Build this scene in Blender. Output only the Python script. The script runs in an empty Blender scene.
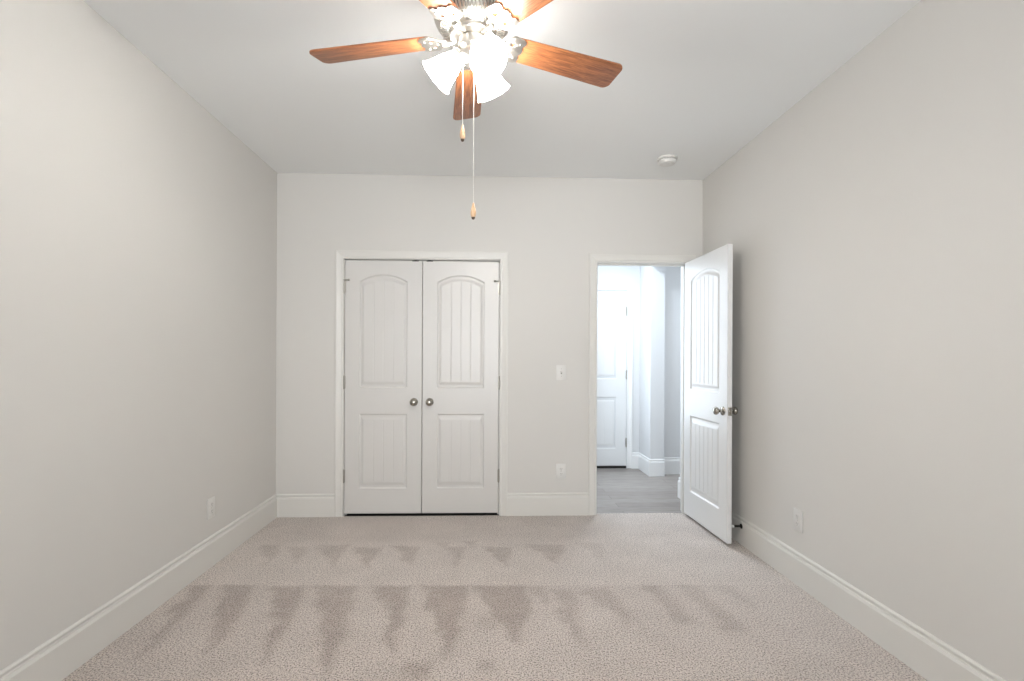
import bpy, bmesh, math, random
from mathutils import Vector, Matrix, noise

# ------------------------------------------------------------------ camera, world, big lights, exposure
S = bpy.context.scene
C = S.collection
PI = math.pi
XL, XR, YB, YF, ZC = -1.672, 1.7725, 4.145, -2.20, 2.743     # left, right, back, rear walls and ceiling (metres)
H = 1.267                                                   # lens height

cd = bpy.data.cameras.new('camera')
cam = bpy.data.objects.new('camera', cd); C.objects.link(cam)
cd.sensor_width = 36.0; cd.sensor_fit = 'HORIZONTAL'
cd.lens = 36.0 * 512 / 1024
cd.shift_x = (512 - 504.18) / 1024
cd.shift_y = (358.98 - 340.5) / 1024
cd.clip_start = 0.05
YAW, ROLL = 0.0354, 0.00465
cam.matrix_world = (Matrix.Translation((0, 0, H)) @ Matrix.Rotation(-YAW, 4, 'Z')
                    @ Matrix.Rotation(PI / 2, 4, 'X') @ Matrix.Rotation(ROLL, 4, 'Z'))
S.camera = cam

w = bpy.data.worlds.new('world'); S.world = w; w.use_nodes = True
w.node_tree.nodes['Background'].inputs[0].default_value = (0.75, 0.86, 1.0, 1)
w.node_tree.nodes['Background'].inputs[1].default_value = 0.4

S.view_settings.view_transform = 'Standard'
S.view_settings.look = 'None'
S.view_settings.gamma = 1.0
S.view_settings.use_curve_mapping = False
S.view_settings.exposure = 0.0

def area(name, loc, rot, sx, sy, power, col, spread=PI):
    l = bpy.data.lights.new(name, 'AREA'); l.shape = 'RECTANGLE'; l.size = sx; l.size_y = sy
    l.energy = power; l.color = col; l.spread = spread
    o = bpy.data.objects.new(name, l); C.objects.link(o); o.location = loc; o.rotation_euler = rot
    return o
TILTUP, SPREAD = 8, 95
# added fill from behind the camera, through an unseen window in the rear wall
area('rear_fill', (0.05, YF - 0.14, 1.52), (PI / 2 + math.radians(TILTUP), 0, 0), 2.1, 1.5, 54, (0.93, 0.965, 1.0), math.radians(SPREAD))
# hall ceiling lamp, and daylight reaching the hall from its left end and from the room off its right side
area('hall_lamp', (1.27, 5.02, 2.70), (0, 0, 0), 0.26, 0.26, 20, (0.78, 0.89, 1.0), math.radians(160))
area('hall_daylight', (0.76, 5.22, 1.50), Vector((0.78, -0.62, 0)).to_track_quat('-Z', 'Y').to_euler(), 0.9, 1.8, 31, (0.78, 0.89, 1.0))
area('side_room_daylight', (3.1, 5.0, 1.6), (0, PI / 2, 0), 1.4, 1.0, 11, (0.86, 0.93, 1.0))
BULB, SHADE = 880.0, 47.0
S.cycles.max_bounces = 10
S.cycles.diffuse_bounces = 8
S.cycles.sample_clamp_indirect = 6.0

# ------------------------------------------------------------------ materials
def mat(name, col, rough=0.5, metal=0.0, bump=None, var=None, spec=0.5):
    m = bpy.data.materials.new(name); m.use_nodes = True
    nt = m.node_tree; N = nt.nodes; L = nt.links
    b = N['Principled BSDF']
    b.inputs['Base Color'].default_value = (*col, 1)
    b.inputs['Roughness'].default_value = rough
    b.inputs['Metallic'].default_value = metal
    b.inputs['Specular IOR Level'].default_value = spec
    tc = N.new('ShaderNodeTexCoord')
    if bump:
        sc, st = bump
        n = N.new('ShaderNodeTexNoise'); n.inputs['Scale'].default_value = sc; n.inputs['Detail'].default_value = 3
        L.new(tc.outputs['Object'], n.inputs['Vector'])
        bp = N.new('ShaderNodeBump'); bp.inputs['Strength'].default_value = st; bp.inputs['Distance'].default_value = 0.002
        L.new(n.outputs['Fac'], bp.inputs['Height']); L.new(bp.outputs['Normal'], b.inputs['Normal'])
    if var:
        sc, amt = var
        n = N.new('ShaderNodeTexNoise'); n.inputs['Scale'].default_value = sc; n.inputs['Detail'].default_value = 4
        L.new(tc.outputs['Object'], n.inputs['Vector'])
        mx = N.new('ShaderNodeMix'); mx.data_type = 'RGBA'
        mx.inputs[6].default_value = (*[c * (1 - amt) for c in col], 1)
        mx.inputs[7].default_value = (*[min(1, c * (1 + amt)) for c in col], 1)
        L.new(n.outputs['Fac'], mx.inputs[0]); L.new(mx.outputs[2], b.inputs['Base Color'])
    return m

M_wall = mat('wall_paint', (0.640, 0.624, 0.596), 0.75, bump=(90, 0.10), var=(1.2, 0.012), spec=0.3)
M_ceil = mat('ceiling_paint', (0.845, 0.855, 0.852), 0.9, bump=(140, 0.15), var=(1.5, 0.01), spec=0.2)
M_hall = mat('hall_paint', (0.640, 0.645, 0.650), 0.75, bump=(90, 0.10), var=(1.2, 0.01), spec=0.3)
M_trim = mat('trim_paint', (0.680, 0.666, 0.632), 0.38, bump=(60, 0.04), var=(3, 0.01))
M_door = mat('door_paint', (0.625, 0.610, 0.588), 0.34, bump=(200, 0.05), var=(4, 0.01))
M_door_lit = mat('door_paint_lit', (0.735, 0.735, 0.730), 0.34, bump=(200, 0.05), var=(4, 0.01))  # same door paint, with the hall light's brightness put into the colour
M_nickel = mat('brushed_nickel', (0.72, 0.69, 0.64), 0.28, 1.0, bump=(300, 0.05), var=(40, 0.05))
M_knob = mat('satin_nickel', (0.38, 0.36, 0.32), 0.26, 1.0, var=(60, 0.06))
M_hinge = mat('hinge_nickel', (0.43, 0.41, 0.37), 0.38, 1.0, var=(60, 0.06))
M_dark = mat('dark_bronze', (0.03, 0.028, 0.025), 0.45, 0.7, var=(80, 0.1))
M_rubber = mat('white_rubber', (0.75, 0.75, 0.73), 0.6, var=(60, 0.03))
M_plastic = mat('white_plastic', (0.690, 0.680, 0.655), 0.35, var=(30, 0.01))
M_slot = mat('slot_dark', (0.26, 0.25, 0.235), 0.6, var=(60, 0.05))
M_chain = mat('chain_metal', (0.80, 0.78, 0.73), 0.35, 0.6, var=(200, 0.08))
M_vent = mat('vent_dark', (0.16, 0.15, 0.135), 0.5, 0.6, var=(60, 0.05))
M_closet = mat('closet_painted_shade', (0.035, 0.034, 0.033), 0.9, var=(5, 0.03))  # near-black, so the shade behind the closet doors is in the colour
M_fobend = mat('fob_dark_end', (0.09, 0.05, 0.03), 0.5, var=(80, 0.1))

def wood(name, dark, light, rough, scale, axis_stretch, coat=0.0):
    m = bpy.data.materials.new(name); m.use_nodes = True
    N = m.node_tree.nodes; L = m.node_tree.links; b = N['Principled BSDF']
    tc = N.new('ShaderNodeTexCoord'); mp = N.new('ShaderNodeMapping')
    mp.inputs['Scale'].default_value = axis_stretch
    L.new(tc.outputs['Object'], mp.inputs['Vector'])
    n = N.new('ShaderNodeTexNoise'); n.inputs['Scale'].default_value = scale; n.inputs['Detail'].default_value = 7
    n.inputs['Roughness'].default_value = 0.65; n.inputs['Distortion'].default_value = 0.6
    L.new(mp.outputs['Vector'], n.inputs['Vector'])
    r = N.new('ShaderNodeValToRGB')
    r.color_ramp.elements[0].position = 0.36; r.color_ramp.elements[0].color = (*dark, 1)
    r.color_ramp.elements[1].position = 0.62; r.color_ramp.elements[1].color = (*light, 1)
    L.new(n.outputs['Fac'], r.inputs['Fac']); L.new(r.outputs['Color'], b.inputs['Base Color'])
    b.inputs['Roughness'].default_value = rough
    b.inputs['Coat Weight'].default_value = coat
    b.inputs['Coat Roughness'].default_value = 0.2
    return m
M_blade = wood('cherry_blade', (0.17, 0.052, 0.020), (0.47, 0.175, 0.065), 0.42, 9.0, (1.2, 16, 16), 0.15)
M_fob = wood('pale_fob_wood', (0.50, 0.30, 0.16), (0.72, 0.50, 0.32), 0.5, 20.0, (8, 8, 1))

def plank_floor():
    m = bpy.data.materials.new('grey_plank_floor'); m.use_nodes = True
    N = m.node_tree.nodes; L = m.node_tree.links; b = N['Principled BSDF']
    tc = N.new('ShaderNodeTexCoord')
    br = N.new('ShaderNodeTexBrick')
    br.inputs['Scale'].default_value = 1.0
    br.inputs['Brick Width'].default_value = 1.15; br.inputs['Row Height'].default_value = 0.125
    br.inputs['Mortar Size'].default_value = 0.0016; br.inputs['Mortar Smooth'].default_value = 0.2
    br.offset = 0.37
    br.inputs['Color1'].default_value = (0.235, 0.205, 0.185, 1); br.inputs['Color2'].default_value = (0.310, 0.278, 0.255, 1)
    br.inputs['Mortar'].default_value = (0.09, 0.08, 0.07, 1)
    L.new(tc.outputs['Object'], br.inputs['Vector'])
    mp = N.new('ShaderNodeMapping'); mp.inputs['Scale'].default_value = (2, 26, 1)
    L.new(tc.outputs['Object'], mp.inputs['Vector'])
    n = N.new('ShaderNodeTexNoise'); n.inputs['Scale'].default_value = 3; n.inputs['Detail'].default_value = 6
    L.new(mp.outputs['Vector'], n.inputs['Vector'])
    r = N.new('ShaderNodeValToRGB')
    r.color_ramp.elements[0].position = 0.3; r.color_ramp.elements[0].color = (0.72, 0.72, 0.72, 1)
    r.color_ramp.elements[1].position = 0.7; r.color_ramp.elements[1].color = (1.15, 1.15, 1.15, 1)
    L.new(n.outputs['Fac'], r.inputs['Fac'])
    mx = N.new('ShaderNodeMix'); mx.data_type = 'RGBA'; mx.blend_type = 'MULTIPLY'; mx.inputs[0].default_value = 1
    L.new(br.outputs['Color'], mx.inputs[6]); L.new(r.outputs['Color'], mx.inputs[7])
    L.new(mx.outputs[2], b.inputs['Base Color'])
    b.inputs['Roughness'].default_value = 0.42
    return m
M_planks = plank_floor()

def carpet():
    m = bpy.data.materials.new('cut_pile_carpet'); m.use_nodes = True
    N = m.node_tree.nodes; L = m.node_tree.links; b = N['Principled BSDF']
    tc = N.new('ShaderNodeTexCoord')
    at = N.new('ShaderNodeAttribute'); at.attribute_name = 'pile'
    base = N.new('ShaderNodeMix'); base.data_type = 'RGBA'      # light to dark pile: brushing, and falloff painted in near the camera
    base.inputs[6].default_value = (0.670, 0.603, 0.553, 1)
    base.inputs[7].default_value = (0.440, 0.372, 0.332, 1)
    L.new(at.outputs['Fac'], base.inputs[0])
    n = N.new('ShaderNodeTexNoise'); n.inputs['Scale'].default_value = 140; n.inputs['Detail'].default_value = 2.0
    n.inputs['Roughness'].default_value = 0.7
    L.new(tc.outputs['Object'], n.inputs['Vector'])
    r = N.new('ShaderNodeValToRGB')
    r.color_ramp.elements[0].position = 0.34; r.color_ramp.elements[0].color = (0.20, 0.195, 0.20, 1)
    r.color_ramp.elements[1].position = 0.56; r.color_ramp.elements[1].color = (1.08, 1.08, 1.08, 1)
    L.new(n.outputs['Fac'], r.inputs['Fac'])
    n2 = N.new('ShaderNodeTexNoise'); n2.inputs['Scale'].default_value = 3.5; n2.inputs['Detail'].default_value = 5
    L.new(tc.outputs['Object'], n2.inputs['Vector'])
    r2 = N.new('ShaderNodeValToRGB')
    r2.color_ramp.elements[0].position = 0.3; r2.color_ramp.elements[0].color = (0.93, 0.93, 0.93, 1)
    r2.color_ramp.elements[1].position = 0.7; r2.color_ramp.elements[1].color = (1.05, 1.05, 1.05, 1)
    L.new(n2.outputs['Fac'], r2.inputs['Fac'])
    m1 = N.new('ShaderNodeMix'); m1.data_type = 'RGBA'; m1.blend_type = 'MULTIPLY'; m1.inputs[0].default_value = 1
    L.new(base.outputs[2], m1.inputs[6]); L.new(r.outputs['Color'], m1.inputs[7])
    m2 = N.new('ShaderNodeMix'); m2.data_type = 'RGBA'; m2.blend_type = 'MULTIPLY'; m2.inputs[0].default_value = 1
    L.new(m1.outputs[2], m2.inputs[6]); L.new(r2.outputs['Color'], m2.inputs[7])
    L.new(m2.outputs[2], b.inputs['Base Color'])
    bp = N.new('ShaderNodeBump'); bp.inputs['Strength'].default_value = 0.6; bp.inputs['Distance'].default_value = 0.006
    L.new(n.outputs['Fac'], bp.inputs['Height']); L.new(bp.outputs['Normal'], b.inputs['Normal'])
    b.inputs['Roughness'].default_value = 0.95
    b.inputs['Specular IOR Level'].default_value = 0.1
    b.inputs['Sheen Weight'].default_value = 0.25
    return m
M_carpet = carpet()

def glow(name, col, strength):
    m = bpy.data.materials.new(name); m.use_nodes = True
    N = m.node_tree.nodes; L = m.node_tree.links; b = N['Principled BSDF']
    b.inputs['Base Color'].default_value = (0.9, 0.88, 0.84, 1); b.inputs['Roughness'].default_value = 0.4
    b.inputs['Emission Color'].default_value = (*col, 1)
    tc = N.new('ShaderNodeTexCoord'); n = N.new('ShaderNodeTexNoise'); n.inputs['Scale'].default_value = 12
    L.new(tc.outputs['Object'], n.inputs['Vector'])
    mr = N.new('ShaderNodeMapRange'); mr.inputs['To Min'].default_value = strength * 0.92; mr.inputs['To Max'].default_value = strength * 1.08
    L.new(n.outputs['Fac'], mr.inputs['Value']); L.new(mr.outputs['Result'], b.inputs['Emission Strength'])
    return m
M_shade = glow('lit_frosted_glass', (1.0, 0.98, 0.94), SHADE)
M_bulb = glow('lit_bulb', (1.0, 0.97, 0.92), BULB)

# ------------------------------------------------------------------ mesh helpers
def obj(name, bm, m, parent=None, smooth=False, loc=None):
    me = bpy.data.meshes.new(name)
    bmesh.ops.recalc_face_normals(bm, faces=bm.faces)
    bm.to_mesh(me); bm.free()
    me.materials.append(m)
    o = bpy.data.objects.new(name, me); C.objects.link(o)
    if loc is not None: o.location = loc
    if parent is not None: o.parent = parent
    if smooth:
        if smooth is True: smooth = 40
        me.shade_smooth()
        me.set_sharp_from_angle(angle=math.radians(smooth))
    return o

def tag(o, label=None, cat=None, group=None, kind=None):
    if label: o['label'] = label
    if cat: o['category'] = cat
    if group: o['group'] = group
    if kind: o['kind'] = kind
    return o

def struct(name, bm, m, **k): return tag(obj(name, bm, m, **k), kind='structure')

def box(bm, x0, x1, y0, y1, z0, z1, bev=0.0):
    t = bmesh.new() if bev else bm
    v = [t.verts.new(p) for p in ((x0,y0,z0),(x1,y0,z0),(x1,y1,z0),(x0,y1,z0),(x0,y0,z1),(x1,y0,z1),(x1,y1,z1),(x0,y1,z1))]
    for f in ((0,3,2,1),(4,5,6,7),(0,1,5,4),(1,2,6,5),(2,3,7,6),(3,0,4,7)): t.faces.new([v[i] for i in f])
    if bev:
        bmesh.ops.bevel(t, geom=list(t.edges), offset=bev, segments=2, affect='EDGES', profile=0.5)
        me = bpy.data.meshes.new('tmp'); t.to_mesh(me); t.free(); bm.from_mesh(me); bpy.data.meshes.remove(me)
    return bm

def boxes(*bs, bev=0.0):
    bm = bmesh.new()
    for b in bs: box(bm, *b, bev=bev)
    return bm

def lathe(bm, prof, seg=32, M=Matrix.Identity(4), close=True):
    """profile of (r, z) turned round local z, then placed by M"""
    rings = []
    for r, z in prof:
        if r < 1e-6: rings.append([bm.verts.new(M @ Vector((0, 0, z)))])
        else: rings.append([bm.verts.new(M @ Vector((r*math.cos(2*PI*k/seg), r*math.sin(2*PI*k/seg), z))) for k in range(seg)])
    for a, b in zip(rings, rings[1:]):
        for k in range(seg):
            j = (k+1) % seg
            if len(a) == 1 and len(b) == 1: continue
            if len(a) == 1: bm.faces.new((a[0], b[k], b[j]))
            elif len(b) == 1: bm.faces.new((a[k], a[j], b[0]))
            else: bm.faces.new((a[k], a[j], b[j], b[k]))
    return bm

def tube(bm, pts, r, seg=10):
    pts = [Vector(p) for p in pts]; rings = []
    for i, p in enumerate(pts):
        d = (pts[min(i+1, len(pts)-1)] - pts[max(i-1, 0)]).normalized()
        q = d.to_track_quat('Z', 'Y'); rr = r[i] if isinstance(r, (list, tuple)) else r
        rings.append([bm.verts.new(p + q @ Vector((rr*math.cos(2*PI*k/seg), rr*math.sin(2*PI*k/seg), 0))) for k in range(seg)])
    for a, b in zip(rings, rings[1:]):
        for k in range(seg): bm.faces.new((a[k], a[(k+1) % seg], b[(k+1) % seg], b[k]))
    bm.faces.new(rings[0][::-1]); bm.faces.new(rings[-1])
    return bm

def sweep(stations):
    """skin a list of equal-length point loops, capping both ends"""
    bm = bmesh.new(); R = [[bm.verts.new(p) for p in s] for s in stations]; n = len(R[0])
    for a, b in zip(R, R[1:]):
        for k in range(n): bm.faces.new((a[k], a[(k+1) % n], b[(k+1) % n], b[k]))
    bm.faces.new(R[0][::-1]); bm.faces.new(R[-1])
    return bm

def along(axis):
    """matrix turning local +z into the given direction"""
    return Vector(axis).normalized().to_track_quat('Z', 'Y').to_matrix().to_4x4()

# ------------------------------------------------------------------ the room shell
T = 0.12
YH = YB + T                      # hall-side face of the back wall
CX0, CX1, CZ = -1.137, 0.109, 2.064          # closet opening
OX0, OX1, OZ = 0.905, 1.645, 2.056           # doorway opening
HX, HY, HT = 1.795, 5.925, 2.743             # hall right wall, hall far wall, hall ceiling

# carpet, brushed in two rows of vacuum strokes
def carpet_mesh():
    k = 3.413
    def P(crop, pts):            # a stroke's outline, on the floor
        return [floor_pt(u / k + crop, v / k + 510) for u, v in pts]
    def floor_pt(u, v):
        a, b = u - 504.18, v - 358.98
        c, s = math.cos(-ROLL), math.sin(-ROLL); a, b = a*c - b*s, a*s + b*c
        x, z = a / 512, -b / 512
        c, s = math.cos(YAW), math.sin(YAW)
        dx, dy = x*c + s, -x*s + c
        t = -H / z
        return (dx*t, dy*t)
    marks = []
    A, B, D = 60, 330, 630
    for crop, pts, amt in (
        (A, [(690,118),(752,118),(708,185)], .5), (A, [(880,120),(978,120),(930,195)], .5), (A, [(775,125),(852,125),(812,182)], .4),
        (B, [(75,128),(175,128),(130,205)], .55), (B, [(208,122),(305,128),(275,195)], .55), (B, [(396,126),(465,126),(435,192)], .5),
        (B, [(518,122),(618,128),(605,195)], .55), (B, [(660,118),(802,118),(780,182)], .5), (B, [(-40,128),(52,128),(8,188)], .45),
        (B, [(360,108),(412,108),(392,134)], .4), (B, [(450,106),(505,106),(478,134)], .45), (B, [(840,112),(935,112),(925,165)], .3),
        (A, [(440,258),(525,258),(392,392),(285,500)], .7), (A, [(555,258),(665,258),(580,425),(495,485)], .7),
        (A, [(733,258),(835,258),(762,432),(688,525),(735,380)], .75), (A, [(883,258),(1012,258),(955,480),(900,565)], .7),
        (B, [(158,258),(275,258),(232,440),(198,505),(188,400)], .75), (B, [(313,258),(472,258),(432,432),(400,505)], .8),
        (B, [(478,258),(682,258),(672,400),(640,455)], .8), (B, [(678,258),(745,258),(742,335)], .5),
        (B, [(765,272),(835,272),(872,472),(788,392)], .55), (B, [(855,275),(940,258),(1024,350),(1024,392)], .5),
        (B, [(-60,258),(72,258),(62,425),(-5,490)], .6),
        (D, [(28,255),(102,255),(232,392),(180,392)], .5), (D, [(150,255),(222,255),(402,412),(340,412)], .42),
        (D, [(268,255),(332,255),(442,335)], .35), (D, [(0,345),(12,345),(55,430)], .35),
        (B, [(262,520),(350,520),(345,575),(255,575)], .6), (B, [(500,515),(560,515),(560,552),(495,552)], .5),
        (B, [(515,365),(575,365),(575,402),(510,402)], .35),
    ):
        marks.append((P(crop, pts), amt))
    def sd(poly, x, y):          # signed distance to a polygon, negative inside
        d = 1e9; ins = False; n = len(poly)
        for i in range(n):
            ax, ay = poly[i]; bx, by = poly[(i+1) % n]
            ex, ey = bx-ax, by-ay; t = max(0, min(1, ((x-ax)*ex + (y-ay)*ey) / (ex*ex + ey*ey + 1e-12)))
            d = min(d, math.hypot(x-ax-ex*t, y-ay-ey*t))
            if (ay > y) != (by > y) and x < (bx-ax)*(y-ay)/(by-ay) + ax: ins = not ins
        return -d if ins else d
    boxes_ = [(min(p[0] for p in q)-.1, max(p[0] for p in q)+.1, min(p[1] for p in q)-.1, max(p[1] for p in q)+.1) for q, _ in marks]
    def pile(x, y):
        n1 = noise.noise((x*7, y*7, 0)); n2 = noise.noise((x*22, y*22, 5))
        jx, jy = x + .035*n1 + .02*n2, y + .03*noise.noise((x*6, y*6, 9)) + .015*n2
        line = 2.868 - .0245*(x - .084)                      # the seam between the two rows of strokes
        v = .12 + .10*n1
        if y > 3.52: v += .22 * min(1, (y - 3.52) / .12)
        if y < line: v += .17 + .13 * min(1, max(0, (2.6 - y) / .5))  # nearer row brushed darker, plus light falloff towards the camera painted in
        s = 0
        for (q, amt), bb in zip(marks, boxes_):
            if bb[0] < jx < bb[1] and bb[2] < jy < bb[3]:
                d = sd(q, jx, jy)
                s = max(s, amt * max(0, min(1, .5 - d / (.045 if y < line else .035))))
        if y > line - .002: s *= min(1, .25 + max(0, y - line - .06) / .12)
        v += s * ((.85 if y < line else 1.05) + .3*n2)
        return max(0, min(1, v))
    ys, y = [], YF
    while y < YB + .025:
        ys.append(y); y += .012 if y > 1.7 else .12
    ys.append(YB + .025)
    nx = 230; xs = [XL + (XR - XL) * i / nx for i in range(nx + 1)]
    bm = bmesh.new(); lay = bm.verts.layers.float.new('pile'); G = []
    for yy in ys:
        row = []
        for x in xs:
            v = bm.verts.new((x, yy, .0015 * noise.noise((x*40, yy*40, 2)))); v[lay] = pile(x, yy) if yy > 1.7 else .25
            row.append(v)
        G.append(row)
    for j in range(len(ys)-1):
        ym = .5*(ys[j] + ys[j+1])
        for i in range(nx):
            xm = .5*(xs[i] + xs[i+1])
            if ym > YB + .004 and not (OX0-.02 < xm < OX1+.02): continue
            bm.faces.new((G[j][i], G[j][i+1], G[j+1][i+1], G[j+1][i]))
    for v in [v for v in bm.verts if not v.link_faces]: bm.verts.remove(v)
    return bm
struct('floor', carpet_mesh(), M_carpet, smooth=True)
struct('floor_hall', boxes((0.60, 3.3, YB + .025, HY + .1, -.05, -.004)), M_planks)
struct('trim_1', boxes((OX0, OX1, YB + .018, YB + .032, -.01, .0015)), M_carpet)   # tucked carpet edge at the threshold
struct('ceiling', boxes((XL - T, XR + T, YF - T, YB + T, ZC, ZC + .1)), M_ceil)
struct('wall_left', boxes((XL - T, XL, YF - T, YB + T, -.05, ZC)), M_wall)
struct('wall_right', boxes((XR, XR + T, YF - T, YB + T, -.05, ZC)), M_wall)
struct('wall_back', boxes((XL, CX0 - .018, YB, YH, -.05, ZC), (CX0 - .018, CX1 + .018, YB, YH, CZ + .018, ZC),
                          (CX1 + .018, OX0 - .018, YB, YH, -.05, ZC), (OX0 - .018, OX1 + .018, YB, YH, OZ + .018, ZC),
                          (OX1 + .018, XR, YB, YH, -.05, ZC)), M_wall)
WX0, WX1, WZ0, WZ1 = -1.0, 1.1, .80, 2.25
struct('wall_rear', boxes((XL, WX0, YF - T, YF, -.05, ZC), (WX1, XR, YF - T, YF, -.05, ZC), (WX0, WX1, YF - T, YF, -.05, WZ0),
                          (WX0, WX1, YF - T, YF, WZ1, ZC)), M_wall)
wf = bmesh.new()
for b in ((WX0, WX0+.05), (WX1-.05, WX1), (.03, .07)): box(wf, b[0], b[1], YF-.09, YF-.04, WZ0, WZ1)
for b in ((WZ0, WZ0+.05), (WZ1-.05, WZ1), (1.50, 1.54)): box(wf, WX0, WX1, YF-.09, YF-.04, b[0], b[1])
struct('added_window_1', wf, M_trim)  # unseen window, added as the opening for the rear fill
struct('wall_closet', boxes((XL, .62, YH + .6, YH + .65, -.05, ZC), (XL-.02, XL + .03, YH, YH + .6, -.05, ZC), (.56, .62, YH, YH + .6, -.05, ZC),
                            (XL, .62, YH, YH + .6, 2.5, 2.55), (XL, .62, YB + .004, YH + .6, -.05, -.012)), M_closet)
# hall and the room off it
struct('wall_hall_far', boxes((0.60, 2.0, HY, HY + .1, -.05, HT)), M_hall)
struct('wall_hall_right', boxes((HX, HX + .155, YH, 4.667, -.05, HT), (HX, HX + .155, 5.53, HY, -.05, HT), (HX, HX + .155, 4.667, 5.53, 2.30, HT)), M_hall)
struct('wall_hall_left', boxes((0.60, 0.66, YH, HY, -.05, HT)), M_hall)
struct('wall_side_room', boxes((HX + .155, 3.3, 5.63, 5.73, -.05, HT), (3.2, 3.3, YH, 5.63, -.05, HT), (XR + T, 3.3, YH - .05, YH + .02, -.05, HT)), M_hall)
struct('ceiling_hall', boxes((XL - T, 3.3, YH, HY + .1, HT, HT + .1)), M_ceil)

# ------------------------------------------------------------------ trim
BBP = [(0, -.004), (.017, -.004), (.017, .143), (.0155, .146), (.0120, .155), (.0060, .1565), (.0045, .160), (.0045, .1655), (.0095, .1675), (.0105, .171), (.0095, .175), (.0050, .181), (0, .182)]
def baseboard(name, p0, p1, inward, m=M_trim, h=1.0):
    n = Vector((*inward, 0))
    st = [[Vector((*p, 0)) + n*d + Vector((0, 0, z*h if z > 0 else z)) for d, z in BBP] for p in (p0, p1)]
    return struct(name, sweep(st), m)
baseboard('baseboard_left', (XL, YF), (XL, YB), (1, 0))
baseboard('baseboard_right', (XR, YF), (XR, YB), (-1, 0))
baseboard('baseboard_back', (XL, YB), (CX0 - .068, YB), (0, -1))
baseboard('baseboard_back_middle', (CX1 + .068, YB), (OX0 - .068, YB), (0, -1))
M_trim_white = mat('bright_trim_paint', (0.76, 0.76, 0.755), 0.38, bump=(60, 0.04), var=(3, 0.01))
baseboard('baseboard_hall_far', (1.70, HY), (HX, HY), (0, -1), M_trim_white)
baseboard('baseboard_hall_right', (HX, 5.53 - .016), (HX, HY), (-1, 0), M_trim_white)
baseboard('baseboard_hall_end', (HX - .016, 5.53), (HX + .155, 5.53), (0, -1), M_trim_white)
baseboard('baseboard_hall_near', (HX, YH), (HX, 4.667 + .012), (-1, 0), M_trim_white)
baseboard('baseboard_side_room', (HX + .155, 5.63), (3.2, 5.63), (0, -1), M_trim_white)

CAS = [(0, 0), (0, .010), (.004, .0125), (.012, .0125), (.016, .010), (.022, .011), (.040, .0145), (.050, .0175), (.060, .0175), (.063, .015), (.063, 0)]
def casing(name, x0, x1, top, yface, s, m):
    st = []
    for pt in ((x0, 0, -1, 0), (x0, top, -1, 1), (x1, top, 1, 1), (x1, 0, 1, 0)):
        st.append([Vector((pt[0] + pt[2]*o, yface + s*t, pt[1] + pt[3]*o)) for o, t in CAS])
    return struct(name, sweep(st), m)
def jamb(name, x0, x1, top, y0, y1, m, stop):
    bs = [(x0 - .018, x0, y0, y1, -.004, top + .018), (x1, x1 + .018, y0, y1, -.004, top + .018), (x0, x1, y0, y1, top, top + .018)]
    bs += [(x0, x0 + .011, *stop, -.004, top), (x1 - .011, x1, *stop, -.004, top), (x0, x1, *stop, top - .011, top)]
    return struct(name, boxes(*bs), m)
casing('trim_2', CX0 - .005, CX1 + .005, CZ + .005, YB, -1, M_trim)
jamb('trim_3', CX0, CX1, CZ, YB, YH, M_trim, (YB + .044, YB + .08))
casing('trim_4', OX0 - .005, OX1 + .005, OZ + .005, YB, -1, M_trim)
jamb('trim_5', OX0, OX1, OZ, YB, YH, M_trim, (YB + .044, YB + .08))
FX0, FX1, FZ = 0.91, 1.640, 2.070            # the hall's far door
casing('trim_6', FX0 - .005, FX1 + .005, FZ + .005, HY, -1, M_trim_white)

# ------------------------------------------------------------------ panel doors
def lin(a, b, step):
    n = max(1, int(math.ceil((b - a) / step))); return [a + (b - a) * i / n for i in range(n)]

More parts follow.
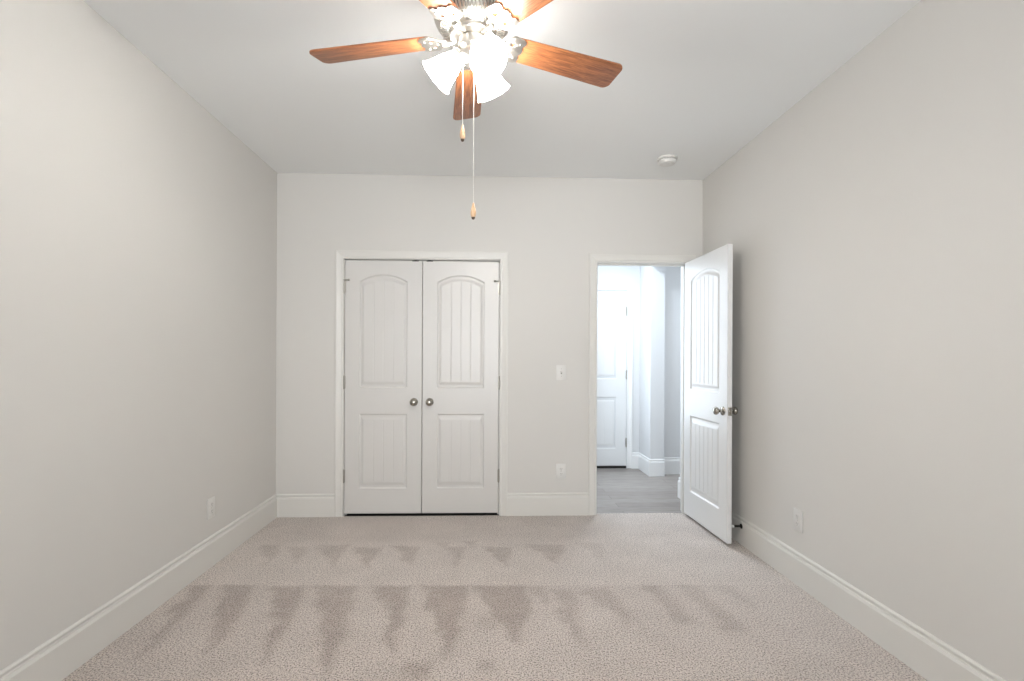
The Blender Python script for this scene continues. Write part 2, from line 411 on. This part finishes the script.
def door_leaf(W, Hh, th, margin=.118, cham=.004, two_sided=False, planks=4, groove=.0015):
    """leaf in local coords: x 0..W, y 0 (front) .. th, z 0..Hh; moulded arch-top plank panels on the front"""
    px0, px1 = margin, W - margin
    zt0, zt1, rise = 1.010, 1.866, .058       # upper panel: bottom, springing, arch rise
    zl0, zl1 = .200, .802                     # lower panel
    cx = .5*(px0 + px1); half = .5*(px1 - px0)
    Rr = (half*half + rise*rise) / (2*rise); cz = zt1 + rise - Rr
    def inside(x, z):                         # depth inside the panel outline (positive inside)
        dx = min(x - px0, px1 - x)
        if z < .5*(zt0 + zl1): return min(dx, (z - zl0)*ZS, (zl1 - z)*ZS)
        return min(dx, (z - zt0)*ZS, (Rr - math.hypot(x - cx, z - cz))*ZS if z > zt1 - .15 else 1)
    NP = planks
    inset = .034; ZS = .62
    def depth(x, z):
        d = inside(x, z)
        if d <= 0: return 0
        if d < .006: return .0090 * d / .006
        if d < .013: return .0090
        if d < inset:
            t = (d - .013) / (inset - .013); return .0090 - .0065 * (t*t*(3 - 2*t))
        g = .0025
        u = (x - px0 - inset) / (px1 - px0 - 2*inset) * NP
        f = abs(u - round(u)) * (px1 - px0 - 2*inset) / NP
        if 0 < round(u) < NP and f < .005: g += groove * (1 - f / .005)
        return g
    xs = [0.0, cham] + lin(cham + .02, px0, .1) + lin(px0, px0 + inset + .002, .0030)
    a, b = px0 + inset + .002, px1 - inset - .002
    gx = []
    for i in range(1, NP):
        c = px0 + inset + (px1 - px0 - 2*inset) * i / NP
        gx += [c - .005, c - .0025, c, c + .0025, c + .005]
    xs += lin(a, b, .006) + gx + lin(b, px1, .0030) + [px1, W - cham, W]
    xs = sorted(set(round(x, 5) for x in xs))
    zs = [0.0, cham, .1] + lin(zl0, zl0 + .06, .003) + lin(zl0 + .06, zl1 - .06, .03) + lin(zl1 - .06, zl1, .003) + [zl1, .5*(zl1+zt0)]
    zs += lin(zt0, zt0 + .06, .003) + lin(zt0 + .06, zt1 - .085, .03) + lin(zt1 - .085, zt1 + rise, .0028) + [zt1 + rise, Hh - cham, Hh]
    zs = sorted(set(round(z, 5) for z in zs))
    bm = bmesh.new()
    def face(y0, s):
        G = [[bm.verts.new((x, y0 + s * (depth(x, z) + (cham*.6 if x in (0.0, W) or z in (0.0, Hh) else 0)), z)) for x in xs] for z in zs]
        for j in range(len(zs)-1):
            for i in range(len(xs)-1): bm.faces.new((G[j][i], G[j][i+1], G[j+1][i+1], G[j+1][i]))
        return G[0] + [r[-1] for r in G[1:]] + G[-1][-2::-1] + [r[0] for r in G[-2:0:-1]]
    def back():
        ring = []
        n, m = len(xs), len(zs)
        co = [(x, zs[0]) for x in xs] + [(xs[-1], z) for z in zs[1:]] + [(x, zs[-1]) for x in xs[-2::-1]] + [(xs[0], z) for z in zs[-2:0:-1]]
        ring = [bm.verts.new((x, th, z)) for x, z in co]
        bm.faces.new(ring); return ring
    r0 = face(0.0, 1)
    r1 = face(th, -1) if two_sided else back()
    for k in range(len(r0)):
        j = (k+1) % len(r0); bm.faces.new((r0[k], r0[j], r1[j], r1[k]))
    return bm

KNOB = [(0, 0), (.032, 0), (.032, .004), (.029, .008), (.014, .010), (.011, .014), (.010, .026), (.014, .031), (.023, .037), (.0275, .046), (.0275, .053), (.024, .060), (.015, .0645), (0, .066)]
def knob(parent, pos, axis, scale=1.0, name='door_knob'):
    bm = lathe(bmesh.new(), [(r*scale, z*scale) for r, z in KNOB], 28, Matrix.Translation(pos) @ along(axis))
    o = obj(name, bm, M_knob, parent, smooth=50)
    return o
def hinge(parent, x, y, z, axis_y=-1, stop=0, m=None):
    bm = bmesh.new()
    hh = .10
    tube(bm, [(x, y, z - hh/2 + i*hh/5) for i in range(6)], .0062, 12)
    for i in range(1, 5): lathe(bm, [(.0062, -.0006), (.0069, 0), (.0062, .0006)], 12, Matrix.Translation((x, y, z - hh/2 + i*hh/5)))
    lathe(bm, [(0, .006), (.004, .005), (.0055, .0), (.0, 0)], 12, Matrix.Translation((x, y, z + hh/2)))
    lathe(bm, [(0, -.006), (.004, -.005), (.0055, .0), (.0, 0)], 12, Matrix.Translation((x, y, z - hh/2)))
    box(bm, x - .010, x + .010, y + .004, y + .007, z - hh/2, z + hh/2)
    h = obj('hinge', bm, m or M_hinge, parent, smooth=40)
    if stop:                                    # little hinge-pin stop swung out over the door
        b = bmesh.new(); zt = z + hh/2 + .004
        box(b, x - .011, x + .011, y - .011, y + .006, zt - .004, zt + .004, bev=.001)
        tube(b, [(x, y - .006, zt), (x + stop*.034, y - .020, zt + .001)], .0045, 10)
        lathe(b, [(0, 0), (.0085, 0), (.0085, .010), (0, .011)], 12, Matrix.Translation((x + stop*.034, y - .020, zt + .001)) @ along((stop, .6, 0)))
        tube(b, [(x, y - .004, zt), (x - stop*.014, y - .006, zt - .001)], .005, 10)
        obj('hinge_pin_stop', b, M_hinge, h, smooth=40)
    return h

# closet pair
LW = .6165
GAP = .019
d1 = tag(obj('door_1', door_leaf(LW, 2.035, .035), M_door, smooth=13, loc=(-1.1335, YB + .006, GAP)),
         'left leaf of the white double closet door with arched plank panel', 'door', kind='structure')
d2 = tag(obj('door_2', door_leaf(LW, 2.035, .035), M_door, smooth=13, loc=(-.5125, YB + .006, GAP)),
         'right leaf of the white double closet door, nearer the doorway', 'door', kind='structure')
knob(d1, (LW - .062, 0, .898), (0, -1, 0)); knob(d2, (.060, 0, .898), (0, -1, 0))
for z in (1.840, 1.074, .321):
    hinge(d1, -.0025, -.006, z - GAP, stop=0 if z < 1.8 else 1)
    hinge(d2, LW + .0025, -.006, z - GAP, stop=0 if z < 1.8 else -1)
for d, x in ((d1, LW - .055), (d2, .055)):
    b = boxes((x - .026, x + .026, -.001, .022, 2.031, 2.039), bev=.001)
    tube(b, [(x - .012, .010, 2.038), (x + .012, .010, 2.038)], .005, 10)
    obj('roller_catch', b, M_dark, d, smooth=40)

# the open door: hinge edge beside the doorway's right jamb, swung back almost square to the wall
DW = .714
d3 = obj('door_3', door_leaf(DW, 2.032, .035, margin=.118, two_sided=True, planks=6, groove=.003), M_door_lit, smooth=13)
ang = 1.545
d3.matrix_world = Matrix.Translation((1.6165, 4.126, .023)) @ Matrix.Rotation(-ang, 4, 'Z')
tag(d3, 'white panel door standing open into the room beside the right wall', 'door', kind='structure')
# local x runs from the hinge edge outwards, local -y faces the room side (to the left)
knob(d3, (DW - .062, 0, .894), (0, -1, 0)); knob(d3, (DW - .062, .035, .894), (0, 1, 0))
b = boxes((DW - .0005, DW + .0015, .005, .030, .866, .922), bev=.0005)
box(b, DW, DW + .010, .010, .025, .884, .904, bev=.002)
obj('latch_plate', b, M_knob, d3, smooth=40)
for z in (1.815, 1.05, .30):
    bm = tube(bmesh.new(), [(-.004, .040, z - .05 + i*.02) for i in range(6)], .0062, 12)
    box(bm, -.002, -.0005, .004, .036, z - .05, z + .05)
    obj('hinge', bm, M_hinge, d3, smooth=40)

# far door of the hall
d4 = obj('door_4', door_leaf(.722, 2.032, .035), M_door_lit, smooth=13, loc=(FX0 + .004, HY - .006, .030))
tag(d4, 'white panel door on the far wall of the hall, seen through the doorway', 'door', kind='structure')
struct('far_door_gap_shade', boxes((FX0, FX1, HY - .004, HY + .0, -.002, .026)), M_dark)  # dark strip painted in for the shade under the far door
for z in (1.80, 1.06, .27):
    hinge(d4, .724, -.004, z)

# ------------------------------------------------------------------ wall plates
def plate_bm(wd, ht, t=.006):
    return boxes((-wd/2, wd/2, -t, 0, -ht/2, ht/2), bev=.0022)
def outlet(loc, rz, label):
    o = obj('wall_outlet', plate_bm(.082, .124), M_plastic, smooth=40, loc=loc); o.rotation_euler = (0, 0, rz)
    tag(o, label, 'outlet', 'duplex outlets around the room')
    for z in (.0205, -.0205):
        b = bmesh.new()
        prof = []
        for k in range(24):
            a = 2*PI*k/24; x = .0175*math.cos(a); zz = .0175*math.sin(a); zz = max(-.0145, min(.0145, zz)); prof.append((x, zz))
        f0 = [b.verts.new((x, -.0055, z + q)) for x, q in prof]; f1 = [b.verts.new((x*.96, -.0085, z + q*.96)) for x, q in prof]
        b.faces.new(f1)
        for k in range(24): b.faces.new((f0[k], f0[(k+1) % 24], f1[(k+1) % 24], f1[k]))
        sck = obj('socket', b, M_plastic, o)
        b = boxes((-.0085, -.0055, -.0088, -.0082, z - .002, z + .0085), (.0055, .0085, -.0088, -.0082, z - .001, z + .0075))
        lathe(b, [(0, 0), (.0032, 0), (.0032, .0006), (0, .0006)], 12, Matrix.Translation((0, -.0082, z - .008)) @ along((0, -1, 0)))
        obj('socket_slots', b, M_slot, sck)
    obj('screw', lathe(bmesh.new(), [(0, .0015), (.002, .0013), (.003, 0), (0, 0)], 12, Matrix.Translation((0, -.006, 0)) @ along((0, -1, 0))), M_hinge, o)
    return o
outlet((.613, YB, .356), 0, 'white duplex outlet low on the back wall between closet and doorway')
outlet((XL, 3.180, .352), PI/2, 'white duplex outlet low on the left wall above its baseboard')
outlet((XR, 2.838, .362), -PI/2, 'white duplex outlet low on the right wall, past the open door')

sw = tag(obj('light_switch', plate_bm(.082, .124), M_plastic, smooth=40, loc=(.612, YB, 1.159)),
         'white toggle light switch plate on the back wall left of the doorway', 'light switch')
b = boxes((-.0055, .0055, -.0075, -.005, -.012, .012), bev=.0008)
obj('toggle_frame', b, M_slot, sw)
b = bmesh.new()
tube(b, [(0, -.006, .001), (0, -.018, .009)], [.0045, .0035], 10)
obj('toggle', b, M_plastic, sw, smooth=40)
for z in (.030, -.030):
    obj('screw', lathe(bmesh.new(), [(0, .0015), (.002, .0013), (.003, 0), (0, 0)], 12, Matrix.Translation((0, -.006, z)) @ along((0, -1, 0))), M_hinge, sw)

# ------------------------------------------------------------------ door stop on the right baseboard
ds = bpy.data.objects.new('door_stop', None); C.objects.link(ds); ds.location = (XR - .016, 3.452, .128)
tag(ds, 'dark spring door stop with white tip on the baseboard behind the open door', 'door stop')
obj('base_plate', lathe(bmesh.new(), [(0, 0), (.017, 0), (.017, .004), (.011, .008), (0, .008)], 20, along((-1, 0, 0))), M_dark, ds, smooth=40)
sp = [(-.006 - .050*i/120, .0062*math.cos(i*PI/5), .0062*math.sin(i*PI/5)) for i in range(121)]
obj('spring', tube(bmesh.new(), sp, .0017, 6), M_dark, ds, smooth=60)
obj('rubber_tip', lathe(bmesh.new(), [(0, 0), (.0085, 0), (.0105, .004), (.0105, .013), (.007, .017), (0, .018)], 16, Matrix.Translation((-.054, 0, 0)) @ along((-1, 0, 0))), M_rubber, ds, smooth=40)

# ------------------------------------------------------------------ smoke detector
sd_ = bpy.data.objects.new('smoke_detector', None); C.objects.link(sd_); sd_.location = (1.318, 3.700, ZC)
tag(sd_, 'round white smoke detector on the ceiling above the doorway', 'smoke detector')
obj('mounting_base', lathe(bmesh.new(), [(0, 0), (.070, 0), (.072, -.004), (.072, -.012), (.069, -.016), (0, -.016)], 40), M_plastic, sd_, smooth=40)
bm = lathe(bmesh.new(), [(0, -.016), (.060, -.016), (.060, -.022), (.063, -.024), (.063, -.036), (.055, -.046), (.040, -.049), (0, -.050)], 40)
obj('cover', bm, M_plastic, sd_, smooth=40)
bm = bmesh.new()
for k in range(20):
    a = 2*PI*k/20; c, s = math.cos(a), math.sin(a)
    tube(bm, [(.0600*c, .0600*s, -.0165), (.0612*c, .0612*s, -.0235)], .003, 6)
obj('vent_slots', bm, M_slot, sd_)
obj('test_button', lathe(bmesh.new(), [(0, -.049), (.011, -.049), (.011, -.052), (0, -.053)], 20, Matrix.Translation((.02, -.02, 0))), M_plastic, sd_, smooth=40)

# ------------------------------------------------------------------ ceiling fan
FXc, FYc = -.057, 1.985
fan = bpy.data.objects.new('ceiling_fan', None); C.objects.link(fan); fan.location = (FXc, FYc, ZC)
tag(fan, 'ceiling fan with reddish wood blades, nickel motor and three lit white shades', 'ceiling fan')
Z0 = -.232                                       # blade plane below the ceiling
mh = obj('motor_housing', lathe(bmesh.new(), [(0, 0), (.078, 0), (.080, -.012), (.076, -.030), (.088, -.042), (.120, -.054), (.141, -.074), (.147, -.092),
        (.152, -.094), (.152, -.104), (.148, -.106), (.148, -.148), (.152, -.150), (.152, -.158), (.147, -.161), (.145, -.168), (.137, -.186), (.124, -.199), (.086, -.214), (.082, -.220), (.060, -.222), (0, -.222)], 64), M_nickel, fan, smooth=35)
# lower bowl: dark vent openings between polished ribs
BOWL = [(.1462, -.163), (.1455, -.168), (.1375, -.1865), (.1245, -.1995), (.092, -.2125)]
obj('vent_openings', lathe(bmesh.new(), [(r - .0003, z - .0006) for r, z in BOWL[1:]], 64), M_vent, mh, smooth=35)
bm = bmesh.new()
for k in range(66):
    a = 2*PI*k/66; c, s = math.cos(a), math.sin(a)
    tube(bm, [(r*c, r*s, z) for r, z in BOWL[:4]], [.0036, .0042, .0042, .0040], 6)
obj('vent_ribs', bm, M_nickel, mh, smooth=50)
bm = bmesh.new()
lathe(bm, [(.1275, -.197), (.1255, -.2035), (.1215, -.2035), (.1195, -.201)], 64)
for k in range(48):
    a = 2*PI*k/48; c, s = math.cos(a), math.sin(a)
    tube(bm, [(.122*c, .122*s, -.201), (.092*c, .092*s, -.2130)], [.0046, .0034], 6)
obj('radial_ribs', bm, M_nickel, mh, smooth=50)
obj('flywheel', lathe(bmesh.new(), [(0, -.222), (.086, -.222), (.090, -.226), (.090, -.236), (.086, -.240), (0, -.240)], 48), M_nickel, fan, smooth=35)
obj('switch_housing', lathe(bmesh.new(), [(0, -.240), (.050, -.240), (.056, -.246), (.056, -.276), (.050, -.284), (.046, -.288), (.052, -.294), (.054, -.302), (.050, -.316), (.040, -.328), (.022, -.336), (.011, -.340), (.010, -.348), (.006, -.354), (0, -.355)], 40), M_nickel, fan, smooth=35)

def curve_plate(outlines, thick, bev):
    cu = bpy.data.curves.new('tmp', 'CURVE'); cu.dimensions = '2D'; cu.fill_mode = 'BOTH'; cu.extrude = thick/2; cu.bevel_depth = bev; cu.bevel_resolution = 1
    for pts in outlines:
        s = cu.splines.new('POLY'); s.points.add(len(pts)-1); s.use_cyclic_u = True
        for p, q in zip(s.points, pts): p.co = (q[0], q[1], 0, 1)
    o = bpy.data.objects.new('tmp', cu); C.objects.link(o)
    me = bpy.data.meshes.new_from_object(o.evaluated_get(bpy.context.evaluated_depsgraph_get()))
    bpy.data.objects.remove(o); bpy.data.curves.remove(cu)
    bm = bmesh.new(); bm.from_mesh(me); bpy.data.meshes.remove(me)
    bmesh.ops.remove_doubles(bm, verts=bm.verts, dist=1e-5)
    return bm
def arc(cx, cy, r, a0, a1, n=8): return [(cx + r*math.cos(math.radians(a0 + (a1-a0)*i/n)), cy + r*math.sin(math.radians(a0 + (a1-a0)*i/n))) for i in range(n+1)]

R0, R1, W0, W1 = .150, .670, .056, .070          # blade root and tip radius, half widths
out = arc(R0 + .035, -W0 + .035, .035, 180, 264, 6) + arc(R1 - .030, -W1 + .030, .030, 272, 350, 8) + arc(R1 - .030, W1 - .030, .030, 10, 88, 8) + arc(R0 + .035, W0 - .035, .035, 96, 180, 6)
bm = curve_plate([out], .005, .0012)
blade = obj('blade', bm, M_blade, fan, smooth=40)
# the ornate bracket under each blade root
hw = .055
rim = ([(.150, -.018), (.172, -.024), (.182, -.040)] + arc(.208, -hw + .012, .020, 215, 300, 6) + [(.240, -hw - .002), (.252, -hw + .006), (.254, -hw + .020)]
       + arc(.262, -.022, .016, 250, 110, 8) + arc(.262, .0, .010, 230, 130, 5) + arc(.262, .022, .016, 250, 110, 8)
       + [(.254, hw - .020), (.252, hw - .006), (.240, hw + .002)] + arc(.208, hw - .012, .020, 60, 145, 6) + [(.182, .040), (.172, .024), (.150, .018)])
holes = [[(x, y) for x, y in arc(.206, sgn*.026, .010, 0, 345, 14)] for sgn in (-1, 1)]
rim = [(x - .045, y) for x, y in rim]; holes = [[(x - .045, y) for x, y in h] for h in holes]

bi = curve_plate([rim] + holes, .004, .0015)
for v in bi.verts: v.co.z -= .0065
tube(bi, [(.066, 0, -.002), (.080, 0, -.008), (.098, 0, -.011), (.118, 0, -.008)], [.014, .011, .012, .015], 12)
for p in ((.187, -.036), (.187, .036), (.143, 0)):
    lathe(bi, [(0, -.0045), (.0035, -.004), (.0055, -.001), (.0055, .0)], 14, Matrix.Translation((*p, -.0095)))
iron = obj('blade_bracket', bi, M_nickel, blade, smooth=45)
PITCH = math.radians(-12)
DELTA = math.radians(4.2)
for k in range(5):
    o = blade if k == 0 else blade.copy()
    if k:
        C.objects.link(o); c = iron.copy(); C.objects.link(c); c.parent = o
    o.parent = fan
    o.location = (0, 0, Z0); o.rotation_mode = 'QUATERNION'
    o.rotation_quaternion = (Matrix.Rotation(PI/10 + DELTA + k*2*PI/5, 3, 'Z') @ Matrix.Rotation(PITCH, 3, 'X')).to_quaternion()

# light kit: three arms, shades and bulbs
TILT = math.radians(43)
SH = [(.026, 0), (.029, .006), (.034, .018), (.043, .040), (.051, .066), (.058, .092), (.065, .110), (.072, .120)]
def shade_bm():
    bm = bmesh.new()
    prof = SH + [(r - .0028, z) for r, z in SH[::-1]]
    return lathe(bm, prof + [SH[0]], 40)
for az in (175, 55, -65):
    a = math.radians(az); d = Vector((math.cos(a)*math.cos(TILT), math.sin(a)*math.cos(TILT), -math.sin(TILT)))
    rad = Vector((math.cos(a), math.sin(a), 0))
    neck = rad*.050 + Vector((0, 0, -.298))
    bm = tube(bmesh.new(), [rad*.030 + Vector((0, 0, -.298)), rad*.036 + Vector((0, 0, -.292)), neck - d*.018], [.010, .009, .011], 12)
    lathe(bm, [(0, -.024), (.012, -.024), (.022, -.016), (.029, -.004), (.031, .010), (.027, .012), (.0, .012)], 28, Matrix.Translation(neck) @ along(d))
    for q in range(3):
        lathe(bm, [(0, 0), (.003, 0), (.003, .008), (0, .008)], 8, Matrix.Translation(neck) @ along(d) @ Matrix.Rotation(q*2*PI/3 + .6, 4, 'Z') @ Matrix.Translation((.029, 0, .004)) @ Matrix.Rotation(PI/2, 4, 'Y'))
    obj('lamp_arm', bm, M_nickel, fan, smooth=40)
    sh = obj('lamp_shade', shade_bm(), M_shade, fan, smooth=50)
    sh.matrix_local = Matrix.Translation(neck + d*.008) @ along(d)
    obj('bulb', lathe(bmesh.new(), [(0, .012), (.012, .014), (.013, .030), (.019, .044), (.0255, .058), (.0275, .070), (.0245, .083), (.015, .093), (0, .0965)], 20), M_bulb, sh, smooth=60)

def pull_chain(x, y, ztop, zfob):
    bm = tube(bmesh.new(), [(x, y, ztop), (x, y, zfob)], .0009, 6)
    n = int((ztop - zfob) / .0085)
    for i in range(n):
        bmesh.ops.create_icosphere(bm, subdivisions=1, radius=.0018, matrix=Matrix.Translation((x, y, ztop - .0085*i)))
    ch = obj('pull_chain', bm, M_chain, fan, smooth=60); 
    f = obj('fob', lathe(bmesh.new(), [(0, 0), (.003, -.001), (.0045, -.008), (.0085, -.024), (.0105, -.038), (.0098, -.048), (.007, -.055), (0, -.055)], 20, Matrix.Translation((x, y, zfob))), M_fob, ch, smooth=50)
    obj('fob_tip', lathe(bmesh.new(), [(0, -.0545), (.0070, -.0545), (.0062, -.060), (.004, -.063), (0, -.064)], 16, Matrix.Translation((x, y, zfob))), M_fobend, ch, smooth=50)
    return ch
pull_chain(-.036, -.042, -.318, -.590)
pull_chain(.006, -.040, -.325, -.884)
